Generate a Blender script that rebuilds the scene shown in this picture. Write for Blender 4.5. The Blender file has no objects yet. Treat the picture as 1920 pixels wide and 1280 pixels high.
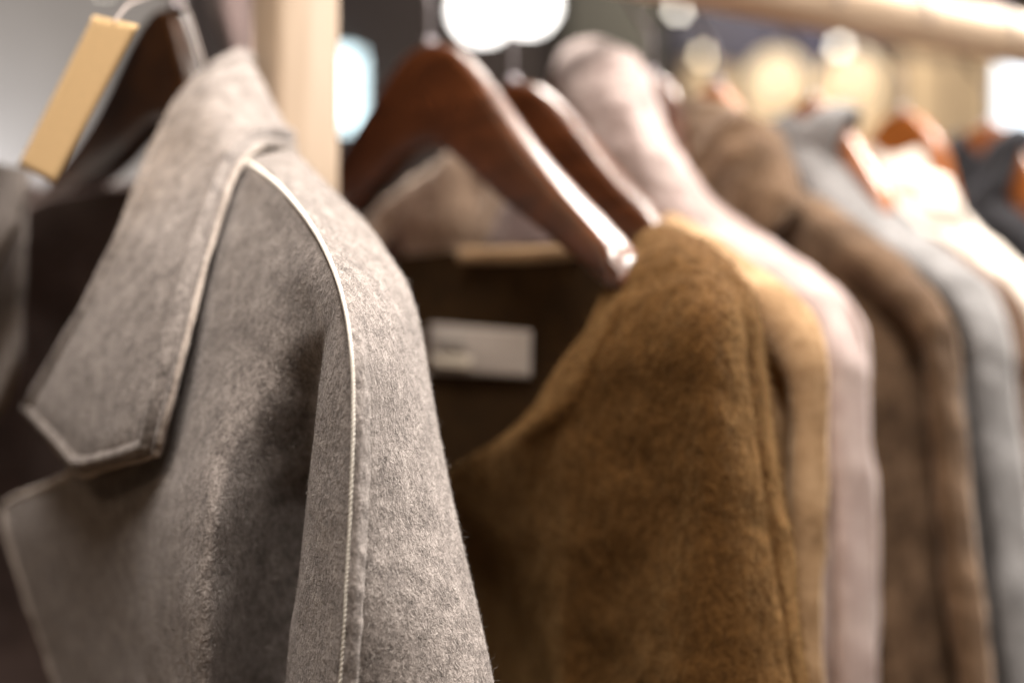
import bpy, math, random
import numpy as np

# ------------------------------------------------------------------ scene, camera, light
sc = bpy.context.scene
col = sc.collection
rng = np.random.default_rng(7)
random.seed(7)

CZ = 1.42                      # camera height above the floor
ANG = math.radians(35.0)       # camera yaw against the rack's depth axis
FOC = 50.0
F = 1920 * FOC / 36.0          # focal length in photo pixels
FOCUS = 0.500
cam_d = bpy.data.cameras.new("camera")
cam = bpy.data.objects.new("camera", cam_d)
col.objects.link(cam)
cam.location = (0, 0, CZ)
cam.rotation_euler = (math.radians(90), 0, -ANG)
cam_d.lens = FOC
cam_d.sensor_width = 36.0
cam_d.clip_start = 0.02
cam_d.clip_end = 60
cam_d.dof.use_dof = True
cam_d.dof.focus_distance = FOCUS
cam_d.dof.aperture_fstop = 2.9
cam_d.dof.aperture_blades = 7
cam_d.dof.aperture_rotation = math.radians(12)
sc.camera = cam

world = bpy.data.worlds.new("World")
sc.world = world
world.use_nodes = True
wb = world.node_tree.nodes["Background"]
wb.inputs[0].default_value = (1.0, 0.80, 0.62, 1)
wb.inputs[1].default_value = 0.045


def area(name, loc, target, size, power, colour):
    d = bpy.data.lights.new(name, 'AREA')
    d.shape = 'DISK'
    d.size = size
    d.energy = power
    d.color = colour
    o = bpy.data.objects.new(name, d)
    col.objects.link(o)
    o.location = loc
    v = np.array(target, float) - np.array(loc, float)
    from mathutils import Vector
    o.rotation_euler = Vector(v).to_track_quat('-Z', 'Y').to_euler()
    return o


area("ceiling_lamp_light", (-0.10, -0.12, CZ + 1.50), (0.25, 0.60, CZ), 0.85, 47, (1.0, 0.90, 0.81))
area("rack_lamp_light", (0.95, 0.55, CZ + 1.40), (0.75, 0.58, CZ), 0.35, 46, (1.0, 0.91, 0.82))
area("side_lamp_light", (1.45, -0.95, CZ + 0.85), (0.7, 0.5, CZ - 0.1), 0.35, 18, (1.0, 0.90, 0.80))
area("front_fill_light", (-0.95, 0.10, CZ + 1.1), (0.2, 0.7, CZ - 0.1), 0.35, 3.0, (1.0, 0.74, 0.52))  # added warm fill from the left, not a lamp of the shop
area("aisle_lamp_light", (1.80, 0.35, CZ + 1.30), (1.0, 0.60, CZ), 0.40, 58, (1.0, 0.93, 0.86))
area("rear_lamp_light", (1.62, 1.55, CZ + 1.40), (0.6, 0.65, CZ + 0.1), 0.60, 56, (1.0, 0.92, 0.84))
area("wall_lamp_light", (0.80, 3.25, CZ + 0.20), (0.92, 3.6, CZ + 0.42), 0.2, 3.5, (0.97, 0.97, 1.0))
area("board_fill_light", (3.8, 2.7, CZ + 1.7), (3.9, 3.6, CZ + 0.6), 0.4, 50, (1.0, 0.87, 0.70))  # unseen light added to brighten the boards on the far wall

sc.view_settings.view_transform = 'Standard'
sc.view_settings.look = 'None'
sc.view_settings.exposure = 0.0
sc.view_settings.gamma = 1.0
sc.view_settings.use_curve_mapping = False
sc.cycles.use_denoising = True
sc.cycles.max_bounces = 6

# ------------------------------------------------------------------ geometry helpers
CA, SA = math.cos(ANG), math.sin(ANG)
FWD = np.array([SA, CA, 0.0])
RGT = np.array([CA, -SA, 0.0])
UP = np.array([0, 0, 1.0])
ORG = np.array([0, 0, CZ])


def P(px, py, X):
    """point of the vertical plane at rack position X that is seen at photo pixel (px, py)"""
    d = FWD + RGT * (px - 960) / F + UP * (640 - py) / F
    return ORG + d * (X / d[0])


def D(px, py, depth):
    return ORG + (FWD + RGT * (px - 960) / F + UP * (640 - py) / F) * depth


def pchip_axis(A, n):
    """monotone cubic interpolation of array A along axis 0 to n samples"""
    m = A.shape[0]
    d = np.diff(A, axis=0)
    t = np.zeros_like(A)
    a, b = d[:-1], d[1:]
    same = (a * b) > 0
    with np.errstate(divide='ignore', invalid='ignore'):
        h = 2 * a * b / (a + b)
    t[1:-1] = np.where(same, np.nan_to_num(h), 0)
    t[0] = d[0]
    t[-1] = d[-1]
    s = np.linspace(0, m - 1, n)
    i = np.minimum(s.astype(int), m - 2)
    f = (s - i).reshape((-1,) + (1,) * (A.ndim - 1))
    f2, f3 = f * f, f * f * f
    return (A[i] * (2 * f3 - 3 * f2 + 1) + t[i] * (f3 - 2 * f2 + f)
            + A[i + 1] * (-2 * f3 + 3 * f2) + t[i + 1] * (f3 - f2))


def smooth_grid(G, k):
    for _ in range(k):
        H = G.copy()
        H[1:-1] = 0.5 * G[1:-1] + 0.25 * (G[:-2] + G[2:])
        G = H.copy()
        G[:, 1:-1] = 0.5 * H[:, 1:-1] + 0.25 * (H[:, :-2] + H[:, 2:])
    return G


def grid(ctrl, nr, nc, sm=3):
    A = np.array(ctrl, float)
    A = pchip_axis(A, nr)
    A = np.swapaxes(pchip_axis(np.swapaxes(A, 0, 1), nc), 0, 1)
    return smooth_grid(A, sm)


def normals(G):
    du = np.gradient(G, axis=0)
    dv = np.gradient(G, axis=1)
    n = np.cross(dv, du)
    return n / (np.linalg.norm(n, axis=2, keepdims=True) + 1e-12)


def vnoise(u, v, seed=0):
    """smooth value noise on 2 coordinates"""
    r = np.random.default_rng(seed)
    T = r.random((64, 64)) * 2 - 1
    ui, vi = np.floor(u).astype(int), np.floor(v).astype(int)
    fu, fv = u - ui, v - vi
    fu, fv = fu * fu * (3 - 2 * fu), fv * fv * (3 - 2 * fv)
    g = lambda a, b: T[a % 64, b % 64]
    return ((g(ui, vi) * (1 - fu) + g(ui + 1, vi) * fu) * (1 - fv)
            + (g(ui, vi + 1) * (1 - fu) + g(ui + 1, vi + 1) * fu) * fv)


def arc_uv(G):
    u = np.zeros(G.shape[:2])
    v = np.zeros(G.shape[:2])
    u[:, 1:] = np.cumsum(np.linalg.norm(np.diff(G, axis=1), axis=2), axis=1)
    v[1:] = np.cumsum(np.linalg.norm(np.diff(G, axis=0), axis=2), axis=0)
    return u, v


def lump(G, amp, size, seed):
    u, v = G[..., 1] + 0.7 * G[..., 0] + 40, G[..., 2] + 0.3 * G[..., 0] + 40
    h = vnoise(u / size, v / size, seed) + 0.5 * vnoise(u / size * 2.1, v / size * 2.1, seed + 1)
    return G + normals(G) * (h * amp)[..., None]


def link(name, me, mat, parent=None):
    o = bpy.data.objects.new(name, me)
    if mat is not None:
        me.materials.append(mat)
    col.objects.link(o)
    if parent is not None:
        o.parent = parent
    return o


def loc_of(parent):
    p = np.zeros(3)
    while parent is not None:
        p = p + np.array(parent.location)
        parent = parent.parent
    return p


def mesh(name, verts, faces, mat, parent=None, uv=None, smooth=True):
    v = np.asarray(verts, float) - loc_of(parent)
    me = bpy.data.meshes.new(name)
    me.from_pydata(v.tolist(), [], [list(map(int, f)) for f in faces])
    if uv is not None:
        lay = me.uv_layers.new(name="UVMap")
        vi = np.zeros(len(me.loops), int)
        me.loops.foreach_get("vertex_index", vi)
        lay.data.foreach_set("uv", np.asarray(uv, float)[vi].ravel())
    if smooth:
        me.polygons.foreach_set("use_smooth", [True] * len(me.polygons))
    me.update()
    return link(name, me, mat, parent)


def sheet(name, G, mat, parent=None, thick=0.0025, offset=0.0, uvo=(0, 0)):
    nr, nc = G.shape[:2]
    idx = np.arange(nr * nc).reshape(nr, nc)
    f = np.stack([idx[:-1, :-1], idx[:-1, 1:], idx[1:, 1:], idx[1:, :-1]], -1).reshape(-1, 4)
    u, v = arc_uv(G)
    o = mesh(name, G.reshape(-1, 3), f, mat, parent,
             np.stack([u.ravel() + uvo[0], v.ravel() + uvo[1]], -1))
    if thick:
        m = o.modifiers.new("cloth thickness", 'SOLIDIFY')
        m.thickness = thick
        m.offset = offset
    return o


def tube(name, path, rad, mat, parent=None, sides=12, n=None, cap=True, flat=1.0):
    path = np.array(path, float)
    if n:
        path = pchip_axis(path, n)
    m = len(path)
    rad = np.array(rad, float) if np.ndim(rad) else np.full(m, float(rad))
    if len(rad) != m:
        rad = np.interp(np.linspace(0, 1, m), np.linspace(0, 1, len(rad)), rad)
    t = np.gradient(path, axis=0)
    t /= np.linalg.norm(t, axis=1, keepdims=True) + 1e-12
    ref = np.array([1.0, 0, 0]) if abs(t[0][0]) < 0.8 else np.array([0, 0, 1.0])
    V, UVs = [], []
    a = ref - t[0] * (ref @ t[0])
    L = 0
    for i in range(m):
        a = a - t[i] * (a @ t[i])
        a /= np.linalg.norm(a)
        b = np.cross(t[i], a)
        if i:
            L += np.linalg.norm(path[i] - path[i - 1])
        for k in range(sides):
            q = 2 * math.pi * k / sides
            V.append(path[i] + rad[i] * (a * math.cos(q) + b * math.sin(q) * flat))
            UVs.append((q * rad[i], L))
    fs = []
    for i in range(m - 1):
        for k in range(sides):
            k2 = (k + 1) % sides
            fs.append((i * sides + k, i * sides + k2, (i + 1) * sides + k2, (i + 1) * sides + k))
    if cap:
        fs.append(tuple(range(sides))[::-1])
        fs.append(tuple((m - 1) * sides + k for k in range(sides)))
    return mesh(name, V, fs, mat, parent, UVs)


def box(name, lo, hi, mat, parent=None, bevel=0.0, rotz=0.0):
    lo, hi = np.array(lo, float), np.array(hi, float)
    c, h = (lo + hi) / 2, (hi - lo) / 2
    V = []
    for sx in (-1, 1):
        for sy in (-1, 1):
            for sz in (-1, 1):
                x, y = h[0] * sx, h[1] * sy
                V.append(c + np.array([x * math.cos(rotz) - y * math.sin(rotz),
                                       x * math.sin(rotz) + y * math.cos(rotz), h[2] * sz]))
    fs = [(0, 1, 3, 2), (4, 6, 7, 5), (0, 4, 5, 1), (2, 3, 7, 6), (0, 2, 6, 4), (1, 5, 7, 3)]
    o = mesh(name, V, fs, mat, parent, smooth=bevel > 0)
    if bevel:
        b = o.modifiers.new("rounded edge", 'BEVEL')
        b.width = bevel
        b.segments = 4
    return o


def thing(name, loc, label, cat, group=None):
    o = bpy.data.objects.new(name, None)
    o.empty_display_size = 0.05
    col.objects.link(o)
    o.location = tuple(float(q) for q in loc)
    tag(o, label, cat, group)
    return o


def tag(o, label, cat, group=None):
    o["label"] = label
    o["category"] = cat
    if group:
        o["group"] = group
    return o


def fibres(name, G, n, length, width, mat, parent, seed=1, lift=0.5, side=1.0, off=0.0012, region=None):
    """loose wool hairs standing off a cloth sheet: one mesh of thin slivers"""
    r = np.random.default_rng(seed)
    nr, nc = G.shape[:2]
    N = normals(G) * side
    # sample by area
    A = np.linalg.norm(np.cross(np.diff(G, axis=0)[:, :-1], np.diff(G, axis=1)[:-1]), axis=2)
    if region is not None:
        A = A * region[:-1, :-1]
    p = (A / A.sum()).ravel()
    c = r.choice(len(p), n, p=p)
    i, j = c // (nc - 1), c % (nc - 1)
    a, b = r.random(n)[:, None], r.random(n)[:, None]
    bl = lambda M: ((M[i, j] * (1 - b) + M[i, j + 1] * b) * (1 - a) + (M[i + 1, j] * (1 - b) + M[i + 1, j + 1] * b) * a)
    base, nn = bl(G), bl(N)
    tan = r.normal(size=(n, 3))
    tan -= nn * (tan * nn).sum(1, keepdims=True)
    tan /= np.linalg.norm(tan, axis=1, keepdims=True)
    tan2 = np.cross(nn, tan)
    L = (length * (0.4 + 1.2 * r.random(n) ** 2))[:, None]
    lf = (lift * (0.3 + r.random(n)))[:, None]
    p0 = base + nn * off
    p1 = p0 + (tan * 0.7 + nn * lf) * L * 0.5
    p2 = p1 + (tan * 0.6 + tan2 * (r.random((n, 1)) - 0.5) * 1.2 + nn * lf * (r.random((n, 1)) - 0.15)) * L * 0.5
    w = tan2 * width * 0.5
    V = np.stack([p0 - w, p0 + w, p1 + w, p1 - w, p2], 1).reshape(-1, 3)
    k = np.arange(n) * 5
    me = bpy.data.meshes.new(name)
    V = V - loc_of(parent)
    quads = np.stack([k, k + 1, k + 2, k + 3], 1)
    tris = np.stack([k + 3, k + 2, k + 4], 1)
    loops = np.concatenate([quads.ravel(), tris.ravel()])
    me.vertices.add(len(V))
    me.vertices.foreach_set("co", V.ravel())
    me.loops.add(len(loops))
    me.loops.foreach_set("vertex_index", loops)
    me.polygons.add(2 * n)
    me.polygons.foreach_set("loop_start", np.concatenate([np.arange(n) * 4, 4 * n + np.arange(n) * 3]))
    me.update(calc_edges=True)
    me.validate()
    o = link(name, me, mat, parent)
    o["kind"] = "stuff"
    return o


# ------------------------------------------------------------------ materials
def nodes_of(name):
    m = bpy.data.materials.new(name)
    m.use_nodes = True
    nt = m.node_tree
    b = nt.nodes["Principled BSDF"]
    return m, nt, b


def ramp(nt, fac, stops):
    r = nt.nodes.new("ShaderNodeValToRGB")
    e = r.color_ramp.elements
    while len(e) < len(stops):
        e.new(0.5)
    for k, (p, c) in enumerate(stops):
        e[k].position = p
        e[k].color = tuple(c) + (1,)
    nt.links.new(fac, r.inputs[0])
    return r.outputs[0]


def noise(nt, vec, scale, detail=2, rough=0.5, dist=0.0):
    n = nt.nodes.new("ShaderNodeTexNoise")
    n.inputs["Scale"].default_value = scale
    n.inputs["Detail"].default_value = detail
    n.inputs["Roughness"].default_value = rough
    n.inputs["Distortion"].default_value = dist
    nt.links.new(vec, n.inputs["Vector"])
    return n.outputs[0]


def mapping(nt, vec, scale=(1, 1, 1), rot=0):
    m = nt.nodes.new("ShaderNodeMapping")
    m.inputs["Scale"].default_value = scale
    m.inputs["Rotation"].default_value = (0, 0, rot)
    nt.links.new(vec, m.inputs["Vector"])
    return m.outputs[0]


def math_node(nt, op, a, b):
    n = nt.nodes.new("ShaderNodeMath")
    n.operation = op
    for k, q in enumerate((a, b)):
        if isinstance(q, (int, float)):
            n.inputs[k].default_value = q
        else:
            nt.links.new(q, n.inputs[k])
    return n.outputs[0]


def cloth(name, dark, mid, light, fine=800, blotch=70, bump=0.0006, sheen=0.35, tint=(1, 0.95, 0.9), contrast=1.0, blotch_w=0.45):
    """felted wool: heathered fibres in three tones, soft blotches and a fine fibrous relief"""
    m, nt, b = nodes_of(name)
    uv = nt.nodes.new("ShaderNodeTexCoord").outputs["Object"]
    n1 = noise(nt, mapping(nt, uv, (1.0, 1.0, 0.55), 0.6), fine, 3, 0.65, 0.6)
    n2 = noise(nt, mapping(nt, uv, (1.0, 1.0, 0.8), -0.5), fine * 0.42, 3, 0.65, 0.4)
    n3 = noise(nt, uv, blotch, 3, 0.55)
    s = math_node(nt, 'ADD', math_node(nt, 'MULTIPLY', n1, 0.55), math_node(nt, 'MULTIPLY', n2, 0.45))
    s = math_node(nt, 'ADD', math_node(nt, 'MULTIPLY', s, 1 - blotch_w), math_node(nt, 'MULTIPLY', n3, blotch_w))
    w = 0.17 / contrast
    c = ramp(nt, s, [(0.5 - w, dark), (0.5, mid), (0.5 + w, light)])
    nt.links.new(c, b.inputs["Base Color"])
    b.inputs["Roughness"].default_value = 0.95
    b.inputs["Specular IOR Level"].default_value = 0.12
    b.inputs["Sheen Weight"].default_value = sheen
    b.inputs["Sheen Roughness"].default_value = 0.45
    b.inputs["Sheen Tint"].default_value = tuple(tint) + (1,)
    bp = nt.nodes.new("ShaderNodeBump")
    bp.inputs["Strength"].default_value = 1.0
    bp.inputs["Distance"].default_value = bump
    nt.links.new(math_node(nt, 'ADD', n1, n2), bp.inputs["Height"])
    nt.links.new(bp.outputs[0], b.inputs["Normal"])
    return m


def plain(name, colour, rough=0.6, metal=0.0, spec=0.5, coat=0.0, var=0.12, scale=30):
    m, nt, b = nodes_of(name)
    ob = nt.nodes.new("ShaderNodeTexCoord").outputs["Object"]
    n = noise(nt, ob, scale, 3)
    lo = [q * (1 - var) for q in colour]
    hi = [min(1, q * (1 + var)) for q in colour]
    nt.links.new(ramp(nt, n, [(0.3, lo), (0.7, hi)]), b.inputs["Base Color"])
    b.inputs["Roughness"].default_value = rough
    b.inputs["Metallic"].default_value = metal
    b.inputs["Specular IOR Level"].default_value = spec
    b.inputs["Coat Weight"].default_value = coat
    b.inputs["Coat Roughness"].default_value = 0.18
    return m


def wood(name, a, c, stretch, scale, rough, coat=0.0, axis=2):
    m, nt, b = nodes_of(name)
    ob = nt.nodes.new("ShaderNodeTexCoord").outputs["Object"]
    sc3 = [1, 1, 1]
    sc3[axis] = stretch
    v = mapping(nt, ob, tuple(sc3))
    n = noise(nt, v, scale, 4, 0.6, 0.8)
    nt.links.new(ramp(nt, n, [(0.32, a), (0.68, c)]), b.inputs["Base Color"])
    b.inputs["Roughness"].default_value = rough
    b.inputs["Specular IOR Level"].default_value = 0.3
    b.inputs["Coat Weight"].default_value = coat
    b.inputs["Coat Roughness"].default_value = 0.22
    bp = nt.nodes.new("ShaderNodeBump")
    bp.inputs["Distance"].default_value = 0.0003
    nt.links.new(n, bp.inputs["Height"])
    nt.links.new(bp.outputs[0], b.inputs["Normal"])
    return m


def glow(name, colour, strength):
    m, nt, b = nodes_of(name)
    b.inputs["Base Color"].default_value = tuple(colour) + (1,)
    b.inputs["Emission Color"].default_value = tuple(colour) + (1,)
    b.inputs["Emission Strength"].default_value = strength
    return m


M = {}
M['grey'] = cloth('grey heather wool', (0.082, 0.072, 0.068), (0.238, 0.212, 0.198), (0.42, 0.38, 0.36), 850, 120, 0.0008, 0.30, (1, 0.94, 0.93), 1.2, 0.36)
def hair(name, stops):
    m, nt, b = nodes_of(name)
    g = nt.nodes.new("ShaderNodeNewGeometry")
    nt.links.new(ramp(nt, g.outputs["Random Per Island"], stops), b.inputs["Base Color"])
    b.inputs["Roughness"].default_value = 0.8
    b.inputs["Specular IOR Level"].default_value = 0.2
    return m


M['grey_fibre'] = hair('grey wool hair', [(0, (0.07, 0.062, 0.056)), (0.35, (0.17, 0.153, 0.143)), (0.7, (0.34, 0.31, 0.29)), (1, (0.58, 0.54, 0.51))])
M['edge'] = cloth('raw wool edge', (0.26, 0.22, 0.195), (0.42, 0.365, 0.325), (0.58, 0.52, 0.475), 500, 60, 0.0005, 0.3)  # pale raw edge, coloured brighter still for the light from above
M['lining'] = cloth('mauve lining', (0.065, 0.046, 0.043), (0.115, 0.083, 0.078), (0.17, 0.125, 0.118), 500, 40, 0.0002, 0.2)
M['thread'] = cloth('cream thread', (0.62, 0.59, 0.54), (0.78, 0.75, 0.69), (0.86, 0.84, 0.78), 600, 50, 0.0003, 0.2)
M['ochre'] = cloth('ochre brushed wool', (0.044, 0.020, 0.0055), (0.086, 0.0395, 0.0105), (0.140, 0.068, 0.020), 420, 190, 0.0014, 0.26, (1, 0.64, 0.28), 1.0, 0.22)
M['ochre_shade'] = cloth('shaded ochre coat inside', (0.012, 0.006, 0.002), (0.026, 0.013, 0.004), (0.05, 0.026, 0.008), 420, 80, 0.0008, 0.05, (1, 0.6, 0.3))  # ochre wool darkened, the shade inside the coat is put into the colour
M['camel'] = cloth('camel wool', (0.20, 0.12, 0.06), (0.36, 0.23, 0.125), (0.5, 0.34, 0.20), 420, 45, 0.0008, 0.35, (1, 0.85, 0.65))
M['pink'] = cloth('pale pink wool', (0.28, 0.215, 0.205), (0.40, 0.325, 0.31), (0.50, 0.425, 0.405), 420, 45, 0.0008, 0.35, (1, 0.92, 0.9))
M['brown'] = cloth('brown brushed wool', (0.034, 0.019, 0.010), (0.085, 0.051, 0.029), (0.165, 0.105, 0.064), 380, 40, 0.0012, 0.35, (1, 0.8, 0.65), 1.2)
M['dark_brown'] = cloth('dark brown wool', (0.05, 0.03, 0.02), (0.10, 0.06, 0.04), (0.16, 0.10, 0.07), 380, 40, 0.001, 0.3, (1, 0.8, 0.65))
M['bluegrey'] = cloth('blue grey wool', (0.10, 0.099, 0.10), (0.18, 0.178, 0.18), (0.28, 0.277, 0.28), 380, 40, 0.0008, 0.35, (1, 0.97, 0.95))
M['white'] = cloth('cream white wool', (0.62, 0.56, 0.50), (0.76, 0.70, 0.63), (0.85, 0.80, 0.74), 380, 40, 0.001, 0.35)
M['navy'] = cloth('navy wool', (0.010, 0.010, 0.012), (0.021, 0.021, 0.024), (0.04, 0.04, 0.044), 380, 40, 0.0008, 0.3, (0.8, 0.85, 1))
M['beige'] = cloth('beige wool', (0.32, 0.23, 0.17), (0.48, 0.36, 0.27), (0.58, 0.46, 0.36), 420, 50, 0.0008, 0.3)
M['mauve'] = cloth('mauve wool', (0.12, 0.08, 0.08), (0.20, 0.145, 0.14), (0.28, 0.21, 0.2), 420, 50, 0.0008, 0.3)
M['hanger'] = wood('varnished walnut', (0.030, 0.009, 0.003), (0.105, 0.032, 0.010), 0.12, 90, 0.30, 0.2, 1)
M['hanger_dk'] = wood('dark walnut', (0.018, 0.007, 0.003), (0.06, 0.024, 0.008), 0.25, 70, 0.36, 0.08, 1)
M['hanger_lt'] = wood('varnished cherry', (0.17, 0.05, 0.010), (0.34, 0.11, 0.024), 0.25, 60, 0.33, 0.25, 1)
M['beech'] = wood('pale beech', (0.40, 0.305, 0.22), (0.50, 0.395, 0.30), 0.06, 70, 0.5, 0.15, 2)
M['beech_rail'] = wood('pale beech rail', (0.56, 0.43, 0.31), (0.66, 0.53, 0.40), 0.06, 70, 0.5, 0.15, 0)
M['steel'] = plain('brushed steel', (0.30, 0.28, 0.30), 0.4, 1.0)
M['kraft'] = plain('kraft card', (0.82, 0.58, 0.31), 0.8, 0, 0.2, 0, 0.05, 400)
M['label'] = plain('woven label', (0.50, 0.455, 0.42), 0.85, 0, 0.2, 0, 0.06, 200)
M['label_print'] = plain('label print', (0.40, 0.37, 0.34), 0.85, 0, 0.2, 0, 0.06, 200)
M['label_pale'] = plain('pale label thread', (0.66, 0.60, 0.50), 0.85, 0, 0.2, 0, 0.06, 200)
M['string'] = plain('thin cord', (0.35, 0.30, 0.28), 0.8)
M['wall'] = plain('dark taupe wall', (0.055, 0.046, 0.046), 0.9, 0, 0.2, 0, 0.1, 3)
M['pale_wall'] = plain('pale plaster', (0.34, 0.33, 0.325), 0.9, 0, 0.2, 0, 0.05, 4)
M['floor'] = plain('warm oak floor', (0.14, 0.085, 0.045), 0.5, 0, 0.4, 0, 0.2, 5)
M['slat'] = plain('honey wood', (0.46, 0.36, 0.25), 0.6, 0, 0.3, 0, 0.1, 6)
M['navy_panel'] = plain('navy panel', (0.02, 0.02, 0.045), 0.7)
M['green_panel'] = plain('green grey panel', (0.05, 0.05, 0.042), 0.7)
M['white_glow'] = glow('lamp white', (1.0, 0.97, 0.93), 7)
M['spot_glow'] = glow('spot white', (1.0, 0.93, 0.80), 7)
M['warm_glow'] = glow('lamp warm', (1.0, 0.80, 0.52), 0.8)
M['screen_glow'] = glow('screen', (0.72, 0.93, 1.0), 3.0)
M['window_glow'] = glow('window', (0.80, 0.90, 1.0), 2.4)
M['black'] = plain('black metal', (0.02, 0.02, 0.02), 0.5, 0.6)

# ------------------------------------------------------------------ setting
RY = 0.705                                  # rail, seen from above
RZ = CZ + 0.242
fl = mesh('floor', [(-4, -3, 0), (8, -3, 0), (8, 6, 0), (-4, 6, 0)], [(0, 1, 2, 3)], M['floor'], smooth=False)
fl["kind"] = "structure"
WY = 3.6
wl = box('back_wall', (-4, WY, 0), (8, WY + 0.1, 3.4), M['wall'])
wl["kind"] = "structure"

# ------------------------------------------------------------------ the rack
PX, PY, PH = 0.340, RY - 0.018, 0.0180
rack = thing('clothes_rack', (PX, PY, 0), 'pale beech clothes rack with square upright post and round top rail', 'clothes rack')
box('post', (PX - PH, PY - PH, 0), (PX + PH, PY + PH, CZ + 0.40), M['beech'], rack, 0.004)
tube('rail', [(PX + PH + 0.0003, RY, RZ), (1.2, RY, RZ), (2.6, RY, RZ)], 0.020, M['beech_rail'], rack, 24)
tube('rail', [(-0.8, RY, RZ), (0, RY, RZ), (PX - PH - 0.0003, RY, RZ)], 0.020, M['beech_rail'], rack, 24)

# ------------------------------------------------------------------ hangers
# outline of a hanger arm: distance from the middle, height of top and bottom edge
HU = [(0.0, 0.172), (0.018, 0.170), (0.042, 0.158), (0.075, 0.131), (0.110, 0.102), (0.150, 0.075), (0.185, 0.056), (0.212, 0.040), (0.222, 0.028)]
HL = [(0.0, 0.112), (0.018, 0.110), (0.042, 0.099), (0.075, 0.080), (0.110, 0.064), (0.150, 0.047), (0.185, 0.033), (0.212, 0.022), (0.222, 0.021)]


def hanger(X, label, mat, dz=0.0, lim=None, yaw=0.0, width=1.0, both=True, bow=0.032, roll=0.0, grp='wooden hangers on the rail'):
    root = thing('wooden_hanger', (X, RY, CZ + 0.172 + dz), label, 'hanger', grp)
    ys = np.concatenate([-np.array([p[0] for p in HU])[::-1], np.array([p[0] for p in HU])[1:]])
    zu = np.concatenate([np.array([p[1] for p in HU])[::-1], np.array([p[1] for p in HU])[1:]])
    zl = np.concatenate([np.array([p[1] for p in HL])[::-1], np.array([p[1] for p in HL])[1:]])
    prof = pchip_axis(np.stack([ys, zu, zl], 1), 61)
    prof[:, 1:] = smooth_grid(prof[:, None, 1:], 3)[:, 0]
    prof[:, 0] *= width
    if lim is not None:                            # stay inside the coat's shoulders
        lim = sorted(lim)
        for r_ in prof:
            if r_[0] < 0 or both:
                m_ = np.interp(abs(r_[0]), [q[0] for q in lim], [q[1] for q in lim])
                cut = max(0, r_[1] - m_)
                r_[1] -= cut
                r_[2] = min(r_[2] - 0.4 * cut, r_[1] - 0.015)
    V, fs = [], []
    K = 20
    for y, u, l in prof:
        a = min(abs(y) / 0.222 / width, 1)
        cx = -bow * a ** 2.2                     # arms curve forward
        t = 0.0068 + 0.0042 * a                    # half thickness, wider at the shoulders
        if a > 0.97:
            t *= 0.7
        h = (u - l) / 2
        c = (u + l) / 2
        for k in range(K):
            q = 2 * math.pi * k / K
            ex = 0.45
            sx = math.copysign(abs(math.cos(q)) ** ex, math.cos(q))
            sz = math.copysign(abs(math.sin(q)) ** ex, math.sin(q))
            x = cx + t * sx
            V.append((X + x * math.cos(yaw) - y * math.sin(yaw), RY + y * math.cos(yaw) + x * math.sin(yaw), CZ + dz + c + h * sz + roll * y))
    n = len(prof)
    for i in range(n - 1):
        for k in range(K):
            k2 = (k + 1) % K
            fs.append((i * K + k, (i + 1) * K + k, (i + 1) * K + k2, i * K + k2))
    fs.append(tuple(range(K)))
    fs.append(tuple((n - 1) * K + k for k in range(K))[::-1])
    b = mesh('arms', V, fs, mat, root)
    # hook over the rail
    r = 0.0265
    pts = [(X, RY, CZ + dz + 0.165), (X, RY, CZ + dz + 0.195), (X, RY + 0.012, RZ - 0.03), (X, RY + 0.024, RZ - 0.014)]
    for k in range(9):
        q = math.radians(-10 + 25 * k)
        pts.append((X, RY + r * math.cos(q), RZ - 0.0035 + r * math.sin(q)))
    tube('hook', pts, 0.0017, M['steel'], root, 10, 60)
    tube('ferrule', [(X, RY, CZ + dz + 0.170), (X, RY, CZ + dz + 0.176)], 0.0045, M['steel'], root, 14)
    return root


XG, XA, XB, XC, XD, XE, XE2, XF, XH = 0.281, 0.435, 0.494, 0.604, 0.66, 0.753, 0.80, 0.85, 0.953
# ------------------------------------------------------------------ the grey coat in focus
coat = thing('wool_coat', (XG, RY, CZ - 0.75), 'grey heather wool coat with cream seam piping, in front left of the post', 'coat', 'coats on the rail')


def G_(rows, X):
    return [[P(px, py, X + xo) for px, py, xo in r] for r in rows]


seam = [(462, 302, -.012), (520, 345, -.022), (575, 410, -.031), (613, 475, -.039), (639, 545, -.045), (655, 625, -.049), (662, 720, -.051),
        (661, 850, -.052), (655, 1000, -.053), (648, 1130, -.054), (638, 1280, -.054), (626, 1430, -.054), (600, 1750, -.054)]
# front panel: lapel edge ... ridge ... valley behind the sleeve ... fold ... seam
lap = [(395, 318, -.012), (370, 400, -.024), (345, 490, -.036), (310, 580, -.045), (270, 670, -.052), (222, 770, -.060), (162, 872, -.064),
       (8, 948, -.066), (14, 985, -.066), (55, 1130, -.060), (110, 1280, -.052), (165, 1430, -.050), (270, 1750, -.05)]
c1 = [(408, 316, -.012), (395, 400, -.027), (372, 490, -.040), (345, 580, -.050), (310, 670, -.055), (268, 770, -.061), (225, 868, -.065),
      (140, 935, -.066), (145, 1000, -.065), (172, 1130, -.060), (210, 1280, -.056), (245, 1430, -.054), (320, 1750, -.058)]
c2 = [(422, 313, -.012), (425, 398, -.028), (415, 485, -.040), (395, 572, -.048), (372, 665, -.054), (345, 765, -.058), (318, 865, -.062),
      (285, 930, -.065), (276, 1000, -.066), (276, 1130, -.066), (285, 1280, -.064), (300, 1430, -.062), (350, 1750, -.056)]
c3 = [(436, 310, -.012), (455, 392, -.027), (465, 475, -.038), (460, 560, -.046), (445, 650, -.051), (425, 750, -.060), (408, 850, -.069),
      (398, 930, -.075), (392, 1005, -.078), (387, 1130, -.079), (384, 1280, -.078), (382, 1430, -.074), (380, 1750, -.064)]
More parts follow.
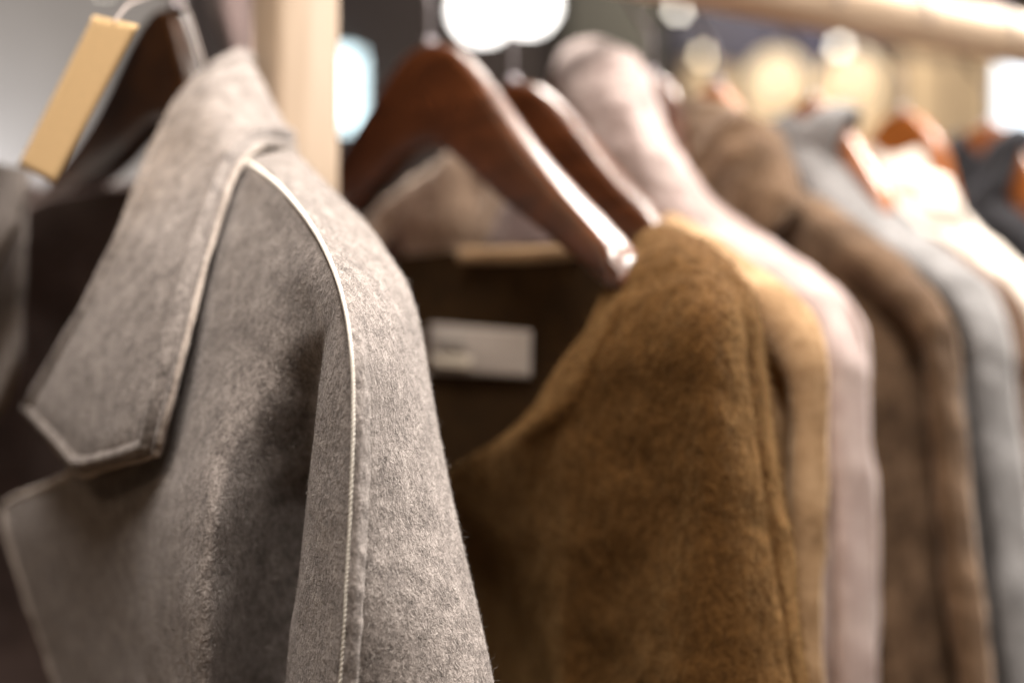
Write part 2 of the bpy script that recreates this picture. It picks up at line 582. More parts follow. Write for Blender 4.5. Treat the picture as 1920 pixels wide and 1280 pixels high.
c4 = [(446, 307, -.012), (480, 385, -.026), (508, 460, -.036), (520, 545, -.042), (522, 635, -.045), (515, 740, -.046), (505, 845, -.044),
      (490, 930, -.044), (480, 1005, -.044), (465, 1130, -.044), (452, 1280, -.043), (445, 1430, -.038), (440, 1750, -.038)]
c5 = [(451, 305, -.012), (495, 375, -.025), (535, 448, -.034), (560, 530, -.042), (575, 620, -.042), (585, 720, -.034), (588, 830, -.027),
      (585, 930, -.020), (578, 1005, -.020), (565, 1130, -.020), (548, 1280, -.020), (535, 1430, -.020), (520, 1750, -.020)]
c5b = [(454, 304, -.012), (503, 365, -.0245), (550, 438, -.0335), (585, 512, -.0425), (603, 605, -.0455), (612, 700, -.037), (618, 830, -.028),
       (614, 940, -.022), (606, 1010, -.022), (592, 1130, -.022), (575, 1280, -.022), (560, 1430, -.022), (545, 1750, -.022)]
c6 = [(457, 303, -.012), (510, 357, -.0235), (560, 428, -.0325), (597, 500, -.0415), (618, 592, -.046), (606, 690, -.044), (594, 830, -.043),
      (581, 940, -.043), (572, 1010, -.043), (558, 1130, -.043), (539, 1280, -.043), (522, 1430, -.043), (500, 1750, -.043)]
c7 = [(460, 302, -.012), (516, 350, -.0225), (568, 418, -.032), (606, 487, -.040), (630, 570, -.047), (630, 690, -.050), (622, 840, -.051),
      (612, 940, -.051), (604, 1005, -.051), (592, 1130, -.052), (576, 1280, -.052), (560, 1430, -.052), (540, 1750, -.052)]
rows = [list(r) for r in zip(lap, c1, c2, c3, c4, c5, c5b, c6, c7, seam)]
FP = grid(G_(rows, XG), 260, 240, 12)
for _ in range(150):                            # let the ridge and valley run softly into each other
    FP[:, 2:-50] = 0.5 * FP[:, 2:-50] + 0.25 * (FP[:, 1:-51] + FP[:, 3:-49])
FP = lump(FP, 0.0012, 0.05, 3)
fpo = sheet('front_panel', FP, M['grey'], coat, 0.003, 0)
fibres('wool_hairs', FP, 90000, 0.0022, 0.00013, M['grey_fibre'], fpo, 11, 0.35, -1.0, 0.0015)

# sleeve: from the seam round the outside to the back
sil = [(545, 283, .014), (603, 345, .016), (655, 397, .016), (705, 455, .014), (748, 515, .012), (775, 585, .009), (789, 665, .007), (806, 770, .006),
       (824, 870, .005), (851, 1000, .005), (882, 1130, .004), (915, 1280, .004), (950, 1430, .004), (1010, 1750, .004)]
silr = pchip_axis(np.array(sil, float), 13)


def lerp3(a, b, t, dx=0.0, dy=0.0, dxo=0.0):
    return (a[0] + (b[0] - a[0]) * t + dx, a[1] + (b[1] - a[1]) * t + dy, a[2] + (b[2] - a[2]) * t + dxo)


rows = []
for k in range(13):
    s, e = seam[k], tuple(silr[k])
    w = min(1, k / 4)
    rows.append([s, lerp3(s, e, 0.25, 0, 0, -.003 * w), lerp3(s, e, 0.5, 0, 0, -.0045 * w), lerp3(s, e, 0.78, 0, 0, -.004 * w), lerp3(s, e, 0.93, 0, 0, -0.002 * w), e,
                 (e[0] - 6, e[1] + 4, e[2] + .012), (e[0] - 40, e[1] + 25, e[2] + .035), (e[0] - 120 * w - 20, e[1] + 60, e[2] + .05)])
SL = grid(G_(rows, XG), 260, 140, 5)
SL = lump(SL, 0.0009, 0.045, 9)
slo = sheet('sleeve', SL, M['grey'], coat, 0.003, 0, (0.37, 0.11))
fibres('wool_hairs', SL, 110000, 0.0022, 0.00013, M['grey_fibre'], slo, 12, 0.4, -1.0, 0.0015)
reg = np.zeros(SL.shape[:2])
reg[:, 80:] = 1
fibres('stray_hairs', SL, 6000, 0.0038, 0.00007, M['grey_fibre'], slo, 13, 0.8, -1.0, 0.001, reg)

# seam allowance beside the piping: a raised welt ending in a dark groove
rows = []
for k in range(13):
    s, e = seam[k], tuple(silr[k])
    wpx = 20 + min(14, 5 * k)
    t = wpx / max(40, math.hypot(e[0] - s[0], e[1] - s[1]))
    L0 = lerp3(s, e, 0.0, 0, 0, -.0016)
    rows.append([lerp3(s, e, 0.0, 0, 0, 0.0), lerp3(s, e, 0.08 * t, 0, 0, -.0026), lerp3(s, e, 0.45 * t, 0, 0, -.0052), lerp3(s, e, 0.85 * t, 0, 0, -.0056), lerp3(s, e, t, 0, 0, -.0042), lerp3(s, e, t * 1.0, 0, 0, .0012)])
SW = grid(G_(rows, XG), 300, 26, 2)
SW = lump(SW, 0.0004, 0.006, 21)
sheet('seam_welt', SW, M['grey'], slo, 0, 0, (0.81, 0.4))
fibres('welt_hairs', SW, 14000, 0.0018, 0.00014, M['grey_fibre'], slo, 14, 0.4, -1.0, 0.0001)
# piping: two-ply twisted cord
base = pchip_axis(np.array(G_([[(a, b, c - .0022)] for a, b, c in seam], XG))[:, 0], 500)
base = pchip_axis(smooth_grid(base[:, None], 60)[:, 0], 1500)
for ph in (0, math.pi):
    q = np.linspace(0, 2 * math.pi * 90, 1500) + ph
    t = np.gradient(base, axis=0)
    t /= np.linalg.norm(t, axis=1, keepdims=True)
    a = np.cross(t, np.array([0.6, 0.8, 0]))
    a /= np.linalg.norm(a, axis=1, keepdims=True)
    b = np.cross(t, a)
    rr = np.interp(np.linspace(0, 1, 1500), [0, 0.25, 0.4, 1], [0.0008, 0.00066, 0.0005, 0.00048])
    tube('piping', base + (a * np.cos(q)[:, None] + b * np.sin(q)[:, None]) * rr[:, None] * 0.45, rr, M['thread'], slo, 7)

# collar leaf, wrapping up round the neck
Lc = [(45, 765, -.080), (112, 650, -.077), (165, 560, -.070), (213, 460, -.060), (248, 370, -.047), (285, 285, -.032), (340, 185, -.015), (398, 122, .002), (448, 97, .020)]
Rc = [(296, 850, -.072), (326, 740, -.069), (351, 640, -.062), (380, 520, -.051), (406, 430, -.040), (432, 345, -.028), (462, 292, -.015), (503, 272, .008), (550, 280, .032)]
rows = [[(45, 766, -.080), (75, 800, -.080), (110, 842, -.080), (150, 889, -.079), (200, 875, -.077), (245, 864, -.075), (296, 850, -.072)]]
rows.append([(62, 738, -.080), (92, 764, -.081), (125, 792, -.081), (165, 822, -.080), (210, 830, -.079), (255, 828, -.076), (304, 820, -.072)])
for k in range(1, 9):
    l, r_ = Lc[k], Rc[k]
    bw = 0.003 if k < 6 else 0.004
    rows.append([lerp3(l, r_, t, 0, 0, -bw * 4 * t * (1 - t)) for t in (0, .08, .25, .5, .75, .92, 1)])
bk = [lerp3((440, 112, .045), (535, 300, .060), t) for t in (0, .08, .25, .5, .75, .92, 1)]
rows.append(bk)
CC = G_(rows, XG)
CC.append([np.array([XG + 0.045 + 0.012 * t, RY - 0.01, CZ + 0.135 - 0.085 * t]) for t in (0, .08, .25, .5, .75, .92, 1)])
CC.append([np.array([XG + 0.020 + 0.012 * t, RY + 0.07 + 0.02 * t, CZ + 0.118 - 0.085 * t]) for t in (0, .08, .25, .5, .75, .92, 1)])
CG = grid(CC, 260, 90, 3)
u, v = arc_uv(CG)
edge = np.minimum(u, u[:, -1:] - u)
edge = np.minimum(edge, v + 0.0)
groove = -0.0026 * np.exp(-((edge - 0.0075) / 0.0020) ** 2) + 0.0006 * np.exp(-((edge - 0.0035) / 0.002) ** 2)
CG = CG - normals(CG) * groove[..., None]
CG = lump(CG, 0.0006, 0.05, 5)
clo = sheet('collar', CG, M['grey'], coat, 0.0042, 0, (1.3, 0.2))
rim = np.concatenate([CG[205:1:-1, 0], CG[0, 0:], CG[1:205, -1]])
rim = smooth_grid(rim[:, None], 3)[:, 0]
tube('collar_edge', rim, 0.0015 + 0.0004 * vnoise(np.arange(len(rim)) / 5.0, np.zeros(len(rim)), 91), M['edge'], clo, 10)
lapk = int(259 * 7 / 12)
rim = np.concatenate([FP[lapk - 24:, 0]])
tube('lapel_edge', smooth_grid(rim[:, None], 1)[:, 0], 0.0025 + 0.0004 * vnoise(np.arange(len(rim)) / 4.0, np.zeros(len(rim)), 92), M['edge'], fpo, 10)
fibres('wool_hairs', CG, 50000, 0.0022, 0.00013, M['grey_fibre'], clo, 15, 0.35, -1.0, 0.0021)

# far front with its own lapel, and the inside of the back
rows = []
for y, ex, xo in [(345, 52, -.050), (420, 50, -.052), (520, 48, -.054), (640, 42, -.056), (730, 24, -.056), (800, -20, -.056), (900, -60, -.05), (1280, -120, -.05), (1430, -140, -.05), (1750, -160, -.05)]:
    rows.append([(ex, y, xo), (ex - 14, y - 4, xo - .004), (ex - 60, y - 10, xo - .002), (ex - 120, y + 10, xo + .01), (ex - 200, y + 30, xo + .02)])
FR = lump(grid(G_(rows, XG), 90, 40, 2), 0.001, 0.05, 31)
sheet('far_front_panel', FR, M['grey'], coat, 0.003, 0, (2.1, .3))
rows = []
for y, ex, xo in [(318, 50, -.066), (360, 47, -.068), (420, 34, -.071), (490, 0, -.073), (560, -40, -.074)]:
    rows.append([(ex, y, xo), (ex - 30, y - 6, xo - .003), (ex - 90, y - 20, xo), (ex - 160, y - 30, xo + .01)])
FC = grid(G_(rows, XG), 60, 40, 2)
sheet('far_collar', FC, M['grey'], coat, 0.004, 0, (2.6, .3))
bkz = [0.055, 0.03, -0.05, -0.15, -0.3, -0.6]
rows = []
for k, z in enumerate(bkz):
    row = []
    for y, x in [(-.10, .036), (-.05, .040), (0, .040), (.06, .036), (.12, .030), (.18, .026), (.24, .020), (.29, .002), (.31, -.03), (.30, -.055)]:
        up = (0.45 * min(max(0, y), 0.1) + 0.25 * max(0, y - 0.1)) if k < 2 else 0
        row.append(np.array([XG + x + 0.006 * math.sin(y * 45 + k), RY + y, CZ + z + up - (0.025 * min(1.2, abs(y) / 0.2) ** 2 if k < 2 else 0)]))
    rows.append(row)
sheet('back_lining', grid(rows, 60, 70, 2), M['lining'], coat, 0.003)

SM = SL.copy()
SM[..., 1] = 2 * RY - SM[..., 1]
SM[..., 2] += 0.26 * np.clip(SM[..., 1] - RY, 0, 0.24) - 0.025
sheet('far_sleeve_lining', SM[:, ::-1], M['lining'], coat, 0.003, 0, (0.37, 0.11))

# kraft price tag hanging from the hook
X0 = 0.200
tg = thing('price_tag', P(145, 190, X0), 'blank kraft card price tag hanging at the grey coat collar', 'price tag')
cn = [P(176, 30, X0 + .012), P(260, 47, X0 + .012), P(102, 345, X0 - .006), P(34, 311, X0 - .006)]
tgr = grid([[cn[0], cn[1]], [(cn[0] * 2 + cn[3]) / 3, (cn[1] * 2 + cn[2]) / 3], [(cn[0] + cn[3] * 2) / 3, (cn[1] + cn[2] * 2) / 3], [cn[3], cn[2]]], 24, 8, 0)
sheet('card', tgr, M['kraft'], tg, 0.0004)
tube('string', [P(214, 42, X0 + .011), P(235, 15, X0 + .02), P(285, -10, XG - .01), P(340, 5, XG - .012), P(362, 50, XG - .012), P(384, 122, XG - .01)], 0.0006, M['string'], tg, 8, 50)

# ------------------------------------------------------------------ the ochre coat
def coat_label(text, cat='coat'):
    return text


oc = thing('wool_coat', (XA, RY, CZ - 0.75), 'ochre brown brushed wool coat with white neck label, first right of the post', 'coat', 'coats on the rail')
rows = [
    [(1186, 474, -.004), (1192, 462, -.006), (1200, 450, -.006), (1208, 441, -.006), (1214, 435, -.005), (1220, 431, -.004), (1230, 428, 0), (1228, 436, .010), (1215, 480, .03)],
    [(1160, 535, -.024), (1175, 526, -.028), (1195, 512, -.028), (1220, 496, -.024), (1250, 476, -.018), (1275, 459, -.010), (1298, 447, .002), (1294, 456, .016), (1260, 510, .04)],
    [(1112, 612, -.038), (1140, 602, -.043), (1180, 590, -.042), (1230, 572, -.038), (1290, 545, -.032), (1332, 520, -.020), (1362, 506, .002), (1362, 512, .018), (1320, 545, .05)],
    [(1062, 682, -.046), (1095, 677, -.051), (1140, 672, -.052), (1220, 660, -.046), (1300, 632, -.042), (1370, 600, -.024), (1405, 568, .002), (1402, 574, .018), (1350, 610, .05)],
    [(1010, 768, -.050), (1042, 765, -.055), (1085, 762, -.057), (1190, 752, -.044), (1300, 730, -.046), (1385, 692, -.024), (1419, 650, .002), (1415, 655, .018), (1350, 680, .05)],
    [(905, 850, -.046), (965, 842, -.051), (1002, 836, -.060), (1150, 842, -.044), (1290, 830, -.048), (1400, 800, -.024), (1438, 782, .002), (1433, 785, .018), (1360, 800, .05)],
    [(822, 905, -.032), (975, 1000, -.041), (1006, 1000, -.061), (1135, 1000, -.042), (1270, 1000, -.049), (1420, 990, -.022), (1468, 980, .002), (1462, 980, .018), (1380, 980, .05)],
    [(850, 1010, -.004), (970, 1060, -.026), (1010, 1070, -.061), (1130, 1070, -.041), (1266, 1070, -.049), (1428, 1065, -.022), (1478, 1060, .002), (1472, 1060, .018), (1386, 1060, .05)],
    [(860, 1280, .004), (992, 1280, -.018), (1030, 1280, -.060), (1110, 1280, -.040), (1255, 1280, -.050), (1450, 1280, -.022), (1505, 1280, .002), (1498, 1280, .018), (1400, 1280, .05)],
    [(860, 1700, .004), (1030, 1700, -.018), (1060, 1700, -.060), (1100, 1700, -.040), (1230, 1700, -.050), (1500, 1700, -.022), (1575, 1700, .002), (1565, 1700, .018), (1450, 1700, .05)],
]
for k, r_ in enumerate(rows):                   # a fold just inside the lit outer roll of the sleeve
    w_ = min(1, max(0, (k - 2) / 3))
    e_, f_ = r_[6], r_[5]
    r_[5] = (f_[0] - 30 * w_, f_[1], f_[2] - .008 * w_)
    m1, m2 = lerp3(r_[5], e_, 0.5), lerp3(r_[5], e_, 0.75)
    r_[6:6] = [(m1[0], m1[1], m1[2] + .004 * w_), (m2[0], m2[1], m2[2] - .001 * w_)]
OA = grid(G_(rows, XA), 200, 190, 6)
for _ in range(60):
    OA[:, 2:-2] = 0.5 * OA[:, 2:-2] + 0.25 * (OA[:, 1:-3] + OA[:, 3:-1])
rr_, cc_ = np.meshgrid(np.linspace(0, 1, OA.shape[0]), np.linspace(0, 1, OA.shape[1]), indexing='ij')
drop = np.clip((rr_ - 0.3) / 0.3, 0, 1)
OA[..., 0] += drop * np.clip((0.72 - cc_) / 0.1, 0, 1) * np.clip(cc_ / 0.25, 0, 1) * (0.0045 * np.sin(cc_ * 34 + rr_ * 2.0) + 0.003 * np.sin(cc_ * 19 - rr_ * 3.5 + 1))
OA[..., 0] -= 0.0022 / (1 + np.exp((cc_ - 0.17) * 160)) * np.clip(rr_ / 0.1, 0, 1) * np.clip((0.62 - rr_) / 0.06, 0, 1)   # stitched-down neck band
OA = lump(OA, 0.0013, 0.03, 41)
OA = lump(OA, 0.0005, 0.012, 47)
sheet('front_panel', OA, M['ochre'], oc, 0.004)
fibres('wool_hairs', OA, 70000, 0.006, 0.0002, M['ochre'], oc, 42, 0.5, -1.0, 0.002)
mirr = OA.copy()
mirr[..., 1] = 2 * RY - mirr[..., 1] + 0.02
sheet('far_front_panel', mirr[:, ::-1], M['ochre_shade'], oc, 0.004)
# back with a neck edge coloured paler to look lit, and the label
rows = []
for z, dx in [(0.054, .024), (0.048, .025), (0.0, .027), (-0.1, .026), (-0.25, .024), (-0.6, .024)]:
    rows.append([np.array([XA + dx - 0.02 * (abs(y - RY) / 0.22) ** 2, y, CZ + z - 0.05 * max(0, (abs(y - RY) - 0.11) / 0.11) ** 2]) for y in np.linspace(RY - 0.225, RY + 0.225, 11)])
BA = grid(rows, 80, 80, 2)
sheet('back_panel', BA, M['ochre_shade'], oc, 0.004)
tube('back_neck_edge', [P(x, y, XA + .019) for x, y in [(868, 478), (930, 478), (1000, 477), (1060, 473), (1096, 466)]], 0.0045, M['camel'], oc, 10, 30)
lb = [P(806, 607, XA + .021), P(996, 620, XA + .020), P(994, 708, XA + .020), P(804, 696, XA + .021)]
lab = sheet('neck_label', grid([[lb[0], (lb[0] + lb[1]) / 2, lb[1]], [(lb[0] + lb[3]) / 2, sum(lb) / 4 + np.array([-.001, 0, 0]), (lb[1] + lb[2]) / 2], [lb[3], (lb[2] + lb[3]) / 2, lb[2]]], 12, 20, 0), M['label'], oc, 0.0008)


for q0, q1, r0, r1, mm in ((.10, .40, .20, .52, 'label_print'), (.06, .46, .64, .90, 'label_pale')):
    bl = lambda a, b: (lb[0] * (1 - a) + lb[1] * a) * (1 - b) + (lb[3] * (1 - a) + lb[2] * a) * b + np.array([-.0022, -.0008, 0])
    sheet('woven_patch', grid([[bl(q0, r0), bl(q1, r0)], [bl(q0, r1), bl(q1, r1)]], 4, 8, 0), M[mm], lab, 0.0003)


# ------------------------------------------------------------------ the other coats, one after another along the rail
OUT = {}


def garment(X, O, mat, label, T=0.045, neck=0.20, open_=0.03, seed=0, hairs=9000, amp=0.002, hairlen=0.005):
    root = thing('wool_coat', (X, RY, CZ - 0.75), label, 'coat', 'coats on the rail')
    OUT[X] = O
    O3 = np.array([P(a, b, X) for a, b in O])
    o = pchip_axis(O3, 40)
    n = len(o)
    s = np.linspace(0, 1, n)
    iz = np.linspace(o[0, 2] - neck, o[-1, 2], n)
    iy = RY - open_ + 0 * s
    qs = [0, .012, .035, .06, .085, .115, .15, .20, .25, .32, .42, .6, .8, 1]
    pa = [0, .35, .6, .72, .82, .9, 1.0, 1.0, .95, .9, .9, .95, 1.05, 1.0]      # over the shoulder
    pb = [0, .34, .48, .30, -.25, -.22, .40, 1.0, .85, .10, .45, .95, 1.05, 1.0]  # hanging sleeve: outer roll, deep fold, inner roll
    r = np.random.default_rng(seed)
    for sgn, nm in ((-1, 'front_panel'), (1, 'back_panel')):
        rows = []
        for k in range(n):
            tip = min(1, k / (n * 0.32))
            row = []
            w_ = min(1, max(0, (s[k] - 0.30) / 0.25))
            for q, fa, fb in zip(qs, pa, pb):
                f = fa * (1 - w_) + fb * w_
                qq = q
                y = o[k, 1] + (iy[k] - o[k, 1]) * qq
                z = o[k, 2] + (iz[k] - o[k, 2]) * qq * (1 if sgn < 0 else 0.55)
                fold = (0.16 * math.sin(q * 14 + seed) + 0.22 * math.sin(q * 31 + seed * 1.7 + 0.6 * s[k])) * min(1, q * 7) * tip
                x = X + sgn * T * (1 if sgn < 0 else 0.4) * ((f if sgn < 0 else max(f, 0.45 * min(1, q * 30))) * (0.35 + 0.65 * tip) + fold)
                row.append(np.array([x, y, z]))
            rows.append(row)
        Gd = lump(grid(rows, 130, 90, 3), amp, 0.03, seed + (5 if sgn > 0 else 0))
        sheet(nm, Gd, mat, root, 0.004)
        if sgn < 0:
            if hairs:
                fibres('wool_hairs', Gd, hairs, hairlen, 0.00022, mat, root, seed + 3, 0.6, -1.0, 0.002)
            Gm = Gd.copy()
            Gm[..., 1] = 2 * RY - Gm[..., 1]
            sheet('far_front_panel', Gm[:, ::-1], mat, root, 0.004)
        else:
            Gm = Gd.copy()
            Gm[..., 1] = 2 * RY - Gm[..., 1]
            sheet('far_back_panel', Gm[:, ::-1], mat, root, 0.004)
    return root


cB = garment(XB, [(1258, 406), (1280, 416), (1310, 434), (1380, 478), (1460, 532), (1525, 602), (1547, 690), (1550, 800), (1545, 1000), (1530, 1280), (1530, 1700)], M['camel'],
             'camel tan wool coat between the ochre coat and the pale pink coat', 0.025, 0.25, 0.03, 3)
# its beige collar, seen through the neck of the ochre coat
rows = [[(680, 500, -.006), (760, 500, -.010), (840, 500, -.012), (900, 500, -.006), (960, 500, -.010), (1020, 500, -.008), (1070, 500, -.004)],
        [(690, 415, -.008), (760, 405, -.013), (840, 400, -.016), (900, 430, -.007), (960, 440, -.014), (1020, 446, -.010), (1060, 448, -.006)],
        [(700, 400, -.008), (760, 370, -.013), (840, 345, -.016), (900, 365, -.008), (960, 385, -.014), (1020, 410, -.010), (1056, 436, -.006)],
        [(712, 392, -.006), (770, 345, -.010), (845, 300, -.013), (880, 300, -.010), (950, 345, -.012), (1010, 390, -.008), (1050, 425, -.006)],
        [(714, 391, -.002), (775, 338, -.004), (850, 287, -.006), (878, 289, -.005), (955, 336, -.006), (1012, 381, -.003), (1050, 422, -.002)]]
sheet('collar', lump(grid(G_(rows, XB), 80, 80, 2), 0.002, 0.02, 51), M['beige'], cB, 0.003)
rows = [[(925, 500, -.016), (960, 500, -.021), (1010, 500, -.021), (1075, 500, -.014)], [(915, 470, -.016), (960, 470, -.021), (1010, 470, -.021), (1072, 470, -.014)],
        [(935, 405, -.016), (965, 392, -.021), (1010, 415, -.019), (1062, 448, -.013)], [(950, 376, -.014), (972, 368, -.016), (1012, 397, -.015), (1052, 437, -.011)]]
sheet('scarf_end', lump(grid(G_(rows, XB), 50, 50, 2), 0.0015, 0.02, 57), M['mauve'], cB, 0.003)

cC = garment(XC, [(1180, 215), (1225, 245), (1290, 330), (1370, 410), (1450, 467), (1530, 520), (1590, 580), (1617, 660), (1624, 800), (1631, 1000), (1636, 1280), (1640, 1700)], M['pink'],
             'pale pink wool coat with a rolled stand collar, behind the camel coat', 0.042, 0.25, 0.03, 13)
rows = [[(1035, 470, -.03), (1080, 480, -.038), (1150, 500, -.038), (1230, 490, -.034), (1300, 470, -.026), (1350, 430, -.014)],
        [(1036, 270, -.036), (1082, 300, -.048), (1150, 330, -.050), (1212, 325, -.044), (1262, 318, -.024), (1290, 330, -.006)],
        [(1042, 165, -.034), (1085, 185, -.050), (1140, 208, -.055), (1188, 218, -.047), (1226, 232, -.025), (1240, 250, .0)],
        [(1052, 112, -.026), (1095, 125, -.040), (1150, 150, -.046), (1195, 170, -.040), (1220, 190, -.020), (1226, 202, .004)],
        [(1075, 92, -.012), (1110, 94, -.024), (1155, 108, -.030), (1192, 128, -.026), (1214, 153, -.012), (1219, 168, .008)],
        [(1090, 86, .0), (1120, 86, -.010), (1155, 96, -.015), (1187, 114, -.013), (1209, 141, -.003), (1215, 159, .012)],
        [(1100, 92, .006), (1125, 92, .0), (1156, 100, -.004), (1182, 116, -.003), (1202, 143, .004), (1208, 160, .014)]]
sheet('collar', lump(lump(grid(G_(rows, XC), 120, 100, 3), 0.0015, 0.03, 61), 0.0010, 0.008, 63), M['pink'], cC, 0.006)

cD = garment(XD, [(1400, 330), (1450, 350), (1520, 372), (1600, 422), (1690, 490), (1755, 562), (1784, 640), (1795, 760), (1820, 1000), (1856, 1280), (1900, 1700)], M['brown'],
             'brown brushed wool coat with a wide turned down collar, behind the pink coat', 0.032, 0.22, 0.03, 23, 16000)
rows = [[(1225, 330, -.05), (1290, 400, -.075), (1370, 440, -.08), (1440, 440, -.075), (1480, 405, -.055), (1500, 375, -.03)],
        [(1235, 280, -.045), (1300, 320, -.070), (1370, 360, -.075), (1430, 370, -.068), (1470, 360, -.050), (1492, 350, -.026)],
        [(1262, 225, -.03), (1320, 245, -.052), (1370, 275, -.058), (1420, 300, -.052), (1455, 310, -.036), (1475, 312, -.016)],
        [(1300, 195, -.012), (1340, 198, -.028), (1380, 215, -.034), (1415, 238, -.030), (1440, 258, -.018), (1455, 270, 0)],
        [(1320, 200, .01), (1345, 195, 0), (1378, 208, 0), (1410, 230, .002), (1432, 250, .008), (1446, 265, .016)]]
cg = lump(grid(G_([[(a, b, c * .55 - .004) for a, b, c in r_] for r_ in rows], XD), 90, 70, 3), 0.003, 0.02, 71)
sheet('collar', cg, M['brown'], cD, 0.007)

cE = garment(XE, [(1440, 235), (1480, 215), (1530, 235), (1600, 312), (1690, 410), (1790, 482), (1855, 546), (1889, 640), (1900, 760), (1930, 1000), (1955, 1280), (1990, 1700)], M['bluegrey'],
             'blue grey wool coat between the brown coat and the cream white coat', 0.044, 0.25, 0.03, 33)
cE2 = garment(XE2, [(1640, 400), (1720, 430), (1790, 470), (1850, 508), (1905, 560), (1940, 650), (1955, 800), (1975, 1000), (2000, 1280), (2040, 1700)], M['dark_brown'],
              'dark brown coat glimpsed under the cream white shoulder at right edge', 0.03, 0.25, 0.03, 37, 0)
cF = garment(XF, [(1620, 320), (1650, 290), (1690, 290), (1750, 335), (1810, 412), (1880, 470), (1950, 530), (2010, 600), (2030, 700), (2045, 1000), (2060, 1280), (2090, 1700)], M['white'],
             'cream white wool coat with fluffy collar, right of the blue grey coat', 0.05, 0.25, 0.03, 43, 6000, 0.004)
rows = [[(1560, 420, -.05), (1640, 460, -.07), (1720, 480, -.07), (1790, 470, -.05), (1830, 440, -.02)],
        [(1590, 340, -.045), (1650, 380, -.065), (1710, 400, -.065), (1765, 400, -.045), (1800, 395, -.018)],
        [(1620, 298, -.02), (1660, 315, -.04), (1705, 330, -.042), (1745, 345, -.028), (1772, 355, -.008)],
        [(1640, 288, 0), (1668, 292, -.014), (1705, 305, -.016), (1738, 325, -.008), (1760, 340, .004)]]
sheet('collar', lump(grid(G_([[(a, b, c * .35 - .004) for a, b, c in r_] for r_ in rows], XF), 70, 60, 3), 0.005, 0.02, 81), M['white'], cF, 0.008)
cH = garment(XH, [(1770, 275), (1800, 255), (1835, 285), (1890, 370), (1950, 425), (2040, 490), (2110, 570), (2130, 700), (2150, 1000), (2170, 1280), (2200, 1700)], M['navy'],
             'navy wool coat at the right edge of the picture', 0.045, 0.25, 0.03, 53, 0)

# ------------------------------------------------------------------ the hangers
def inside(O, X, gap=0.010, lead=0.05, near=0.085):
    pts = [P(a, b, X) for a, b in O]
    k = int(np.argmin([p[1] for p in pts[:7]]))
    out = [(RY - p[1], p[2] - CZ - gap) for p in pts[:k + 1]]
    out = [q for q in out if q[0] > near]
    return [(max(0, out[0][0] - lead), 0.2)] + out


hanger(XG, 'dark wooden hanger inside the grey coat beside the kraft tag', M['hanger_dk'], lim=[(0, .172), (.03, .135), (.08, .105), (.105, .09), (.15, .07), (.2, .05), (.23, .04)], both=False, width=.95, roll=.30, bow=-.004)
hanger(XA, 'dark brown wooden hanger next to the post, nearest of those right of it', M['hanger'])
hanger(XB, 'dark brown wooden hanger second to the right of the post', M['hanger'], dz=-.016, lim=inside(OUT[XB], XB, .002, .006, 0), bow=.012)
hanger(XC, 'brown wooden hanger under the pale pink collar', M['hanger'], lim=inside(OUT[XC], XC, .014, .02, .03), bow=.006, width=.625)
hanger(XD, 'brown wooden hanger behind the brown turned down collar', M['hanger_lt'], lim=inside(OUT[XD], XD, .018, .035, .055), bow=-.004, width=.5)
hanger(XE, 'orange brown hanger above the blue grey coat', M['hanger_lt'], lim=inside(OUT[XE], XE, .014, .035, .055), bow=.006, width=.62)
hanger(XF, 'orange brown hanger above the cream white coat', M['hanger_lt'], lim=inside(OUT[XF], XF, .014, .035, .055), bow=.006, width=.62)
hanger(XH, 'orange brown hanger above the navy coat at right', M['hanger_lt'], lim=inside(OUT[XH], XH, .014, .035, .055), bow=.006, width=.62)

# mauve garment beyond the post
cM = thing('hanging_scarf', D(430, 120, 1.5), 'mauve cloth hanging behind the grey coat left of the post', 'scarf')
rows = [[D(px, -160, 1.5 + z) for px, z in ((395, 0), (430, -.03), (470, 0), (510, -.02), (560, 0))],
        [D(px, 0, 1.5 + z) for px, z in ((400, 0), (430, -.04), (470, .01), (510, -.02), (560, 0))],
        [D(px, 120, 1.5 + z) for px, z in ((440, 0), (455, -.04), (480, .01), (510, -.02), (560, 0))],
        [D(px, 420, 1.5 + z) for px, z in ((455, 0), (470, -.04), (490, .01), (515, -.02), (560, 0))]]
sheet('cloth', grid(rows, 40, 40, 2), M['mauve'], cM, 0.004)

# ------------------------------------------------------------------ shop background, far out of focus
def wallpt(px, py, dy=0.0):
    d = FWD + RGT * (px - 960) / F + UP * (640 - py) / F
    return ORG + d * ((WY - dy) / d[1])


def panel(name, px0, py0, px1, py1, mat, label, cat, dy=0.03, group=None):
    a, b = wallpt(px0, py1, dy), wallpt(px1, py0, dy)
    o = box(name, (a[0], WY - dy, min(a[2], b[2])), (b[0], WY - 0.003, max(a[2], b[2])), mat)
    return tag(o, label, cat, group)


panel('wall_panel', -300, -300, 330, 900, M['pale_wall'], 'pale blurred wall panel behind the price tag', 'wall panel', 0.04)
panel('wall_panel', 1060, -120, 1230, 420, M['green_panel'], 'dark green grey panel behind the pink collar', 'wall panel', 0.04)
panel('wall_panel', 1262, -60, 1640, 105, M['navy_panel'], 'navy panel behind the hanger hooks at upper right', 'wall panel', 0.04)
# lit honey-wood boards
for k, px in enumerate((1290, 1390, 1480, 1590, 1700, 1800)):
    panel('wall_board', px, 112, px + 78, 700, M['slat'], 'honey wood wall board blurred behind the hangers at right', 'board', 0.03, 'honey boards on the far wall')


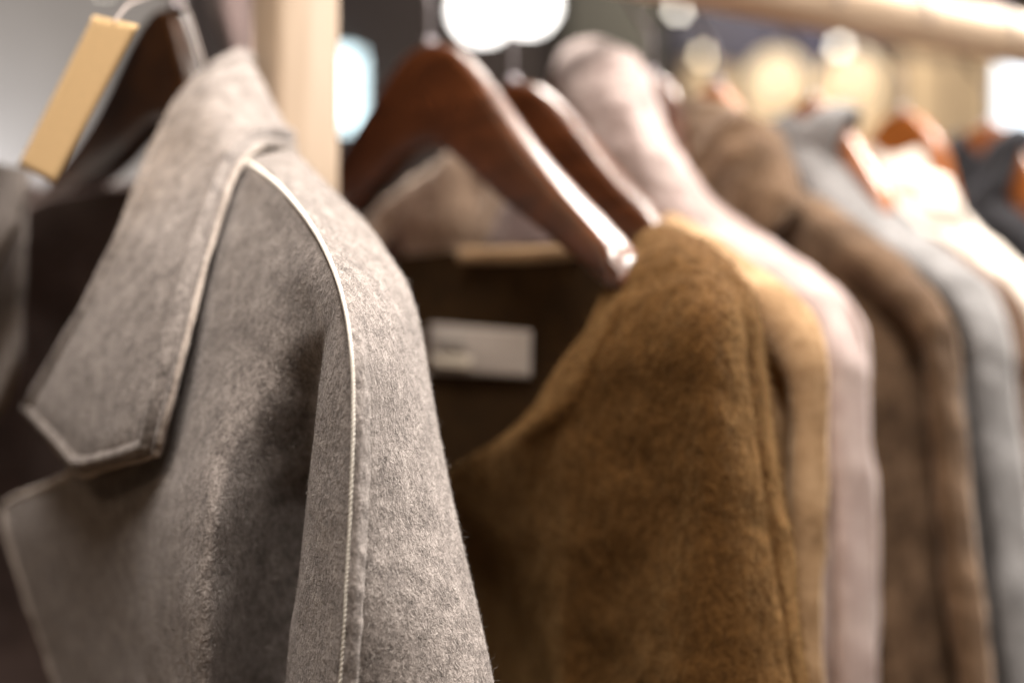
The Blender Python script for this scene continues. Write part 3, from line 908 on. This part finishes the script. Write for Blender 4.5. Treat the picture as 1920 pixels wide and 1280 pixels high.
def ball(name, c, r, mat, parent=None, sx=1.0):
    V, fs = [], []
    A, B = 16, 24
    for i in range(A + 1):
        p = math.pi * i / A
        for j in range(B):
            q = 2 * math.pi * j / B
            V.append(np.array(c) + r * np.array([math.sin(p) * math.cos(q) * sx, math.sin(p) * math.sin(q) * sx, math.cos(p)]))
    for i in range(A):
        for j in range(B):
            fs.append((i * B + j, (i + 1) * B + j, (i + 1) * B + (j + 1) % B, i * B + (j + 1) % B))
    return mesh(name, V, fs, mat, parent)


def pendant(px, py, depth, rpx, mat, label, group):
    c = D(px, py, depth)
    r = rpx / F * depth
    t = thing('pendant_lamp', c, label, 'lamp', group)
    ball('globe', c, r, mat, t)
    tube('cord', [c + np.array([0, 0, r * 0.98]), c + np.array([0, 0, r + 0.8])], 0.004, M['black'], t, 8)
    return t


pendant(905, 20, 3.0, 52, M['white_glow'], 'bright white globe lamp above the nearest brown hanger, left of two', 'white globe lamps')
pendant(990, 8, 3.1, 48, M['white_glow'], 'bright white globe lamp above the second brown hanger, right of two', 'white globe lamps')
for (px, py, txt) in [(1455, 150, 'dim warm globe lamp left of two behind the hangers'), (1595, 150, 'dim warm globe lamp right of two behind the hangers')]:
    pendant(px, py, 3.6, 55, M['warm_glow'], txt, 'warm globe lamps')


def spot(px, py, depth, rpx, label, mat='spot_glow'):
    c = D(px, py, depth)
    r = rpx / F * depth
    t = thing('spot_lamp', c, label, 'lamp', 'small spot lamps')
    ball('bulb', c, r, M[mat], t)
    tube('housing', [c + FWD * r * 1.1, c + FWD * (r * 1.1 + 0.05) + UP * 0.01], r * 1.3, M['black'], t, 16)
    return t


spot(1272, 18, 3.3, 9, 'small spot lamp glowing above the brown shawl collar')
spot(1574, 88, 3.3, 9, 'small spot lamp glowing over the rail above the blue grey coat')
spot(197, -22, 3.2, 4, 'small spot lamp glinting above the kraft tag')
M['spot_dim'] = glow('spot dim', (1.0, 0.85, 0.6), 4)
spot(1318, 105, 3.3, 9, 'dim spot lamp, lower of the two above the brown collar', 'spot_dim')
panel('lit_screen', 590, 100, 676, 228, M['screen_glow'], 'bright cyan white screen between the post and the nearest hanger', 'screen', 0.05)
panel('lit_window', 1885, 130, 2020, 240, M['window_glow'], 'bright bluish window at the right edge above the navy coat', 'window', 0.05)
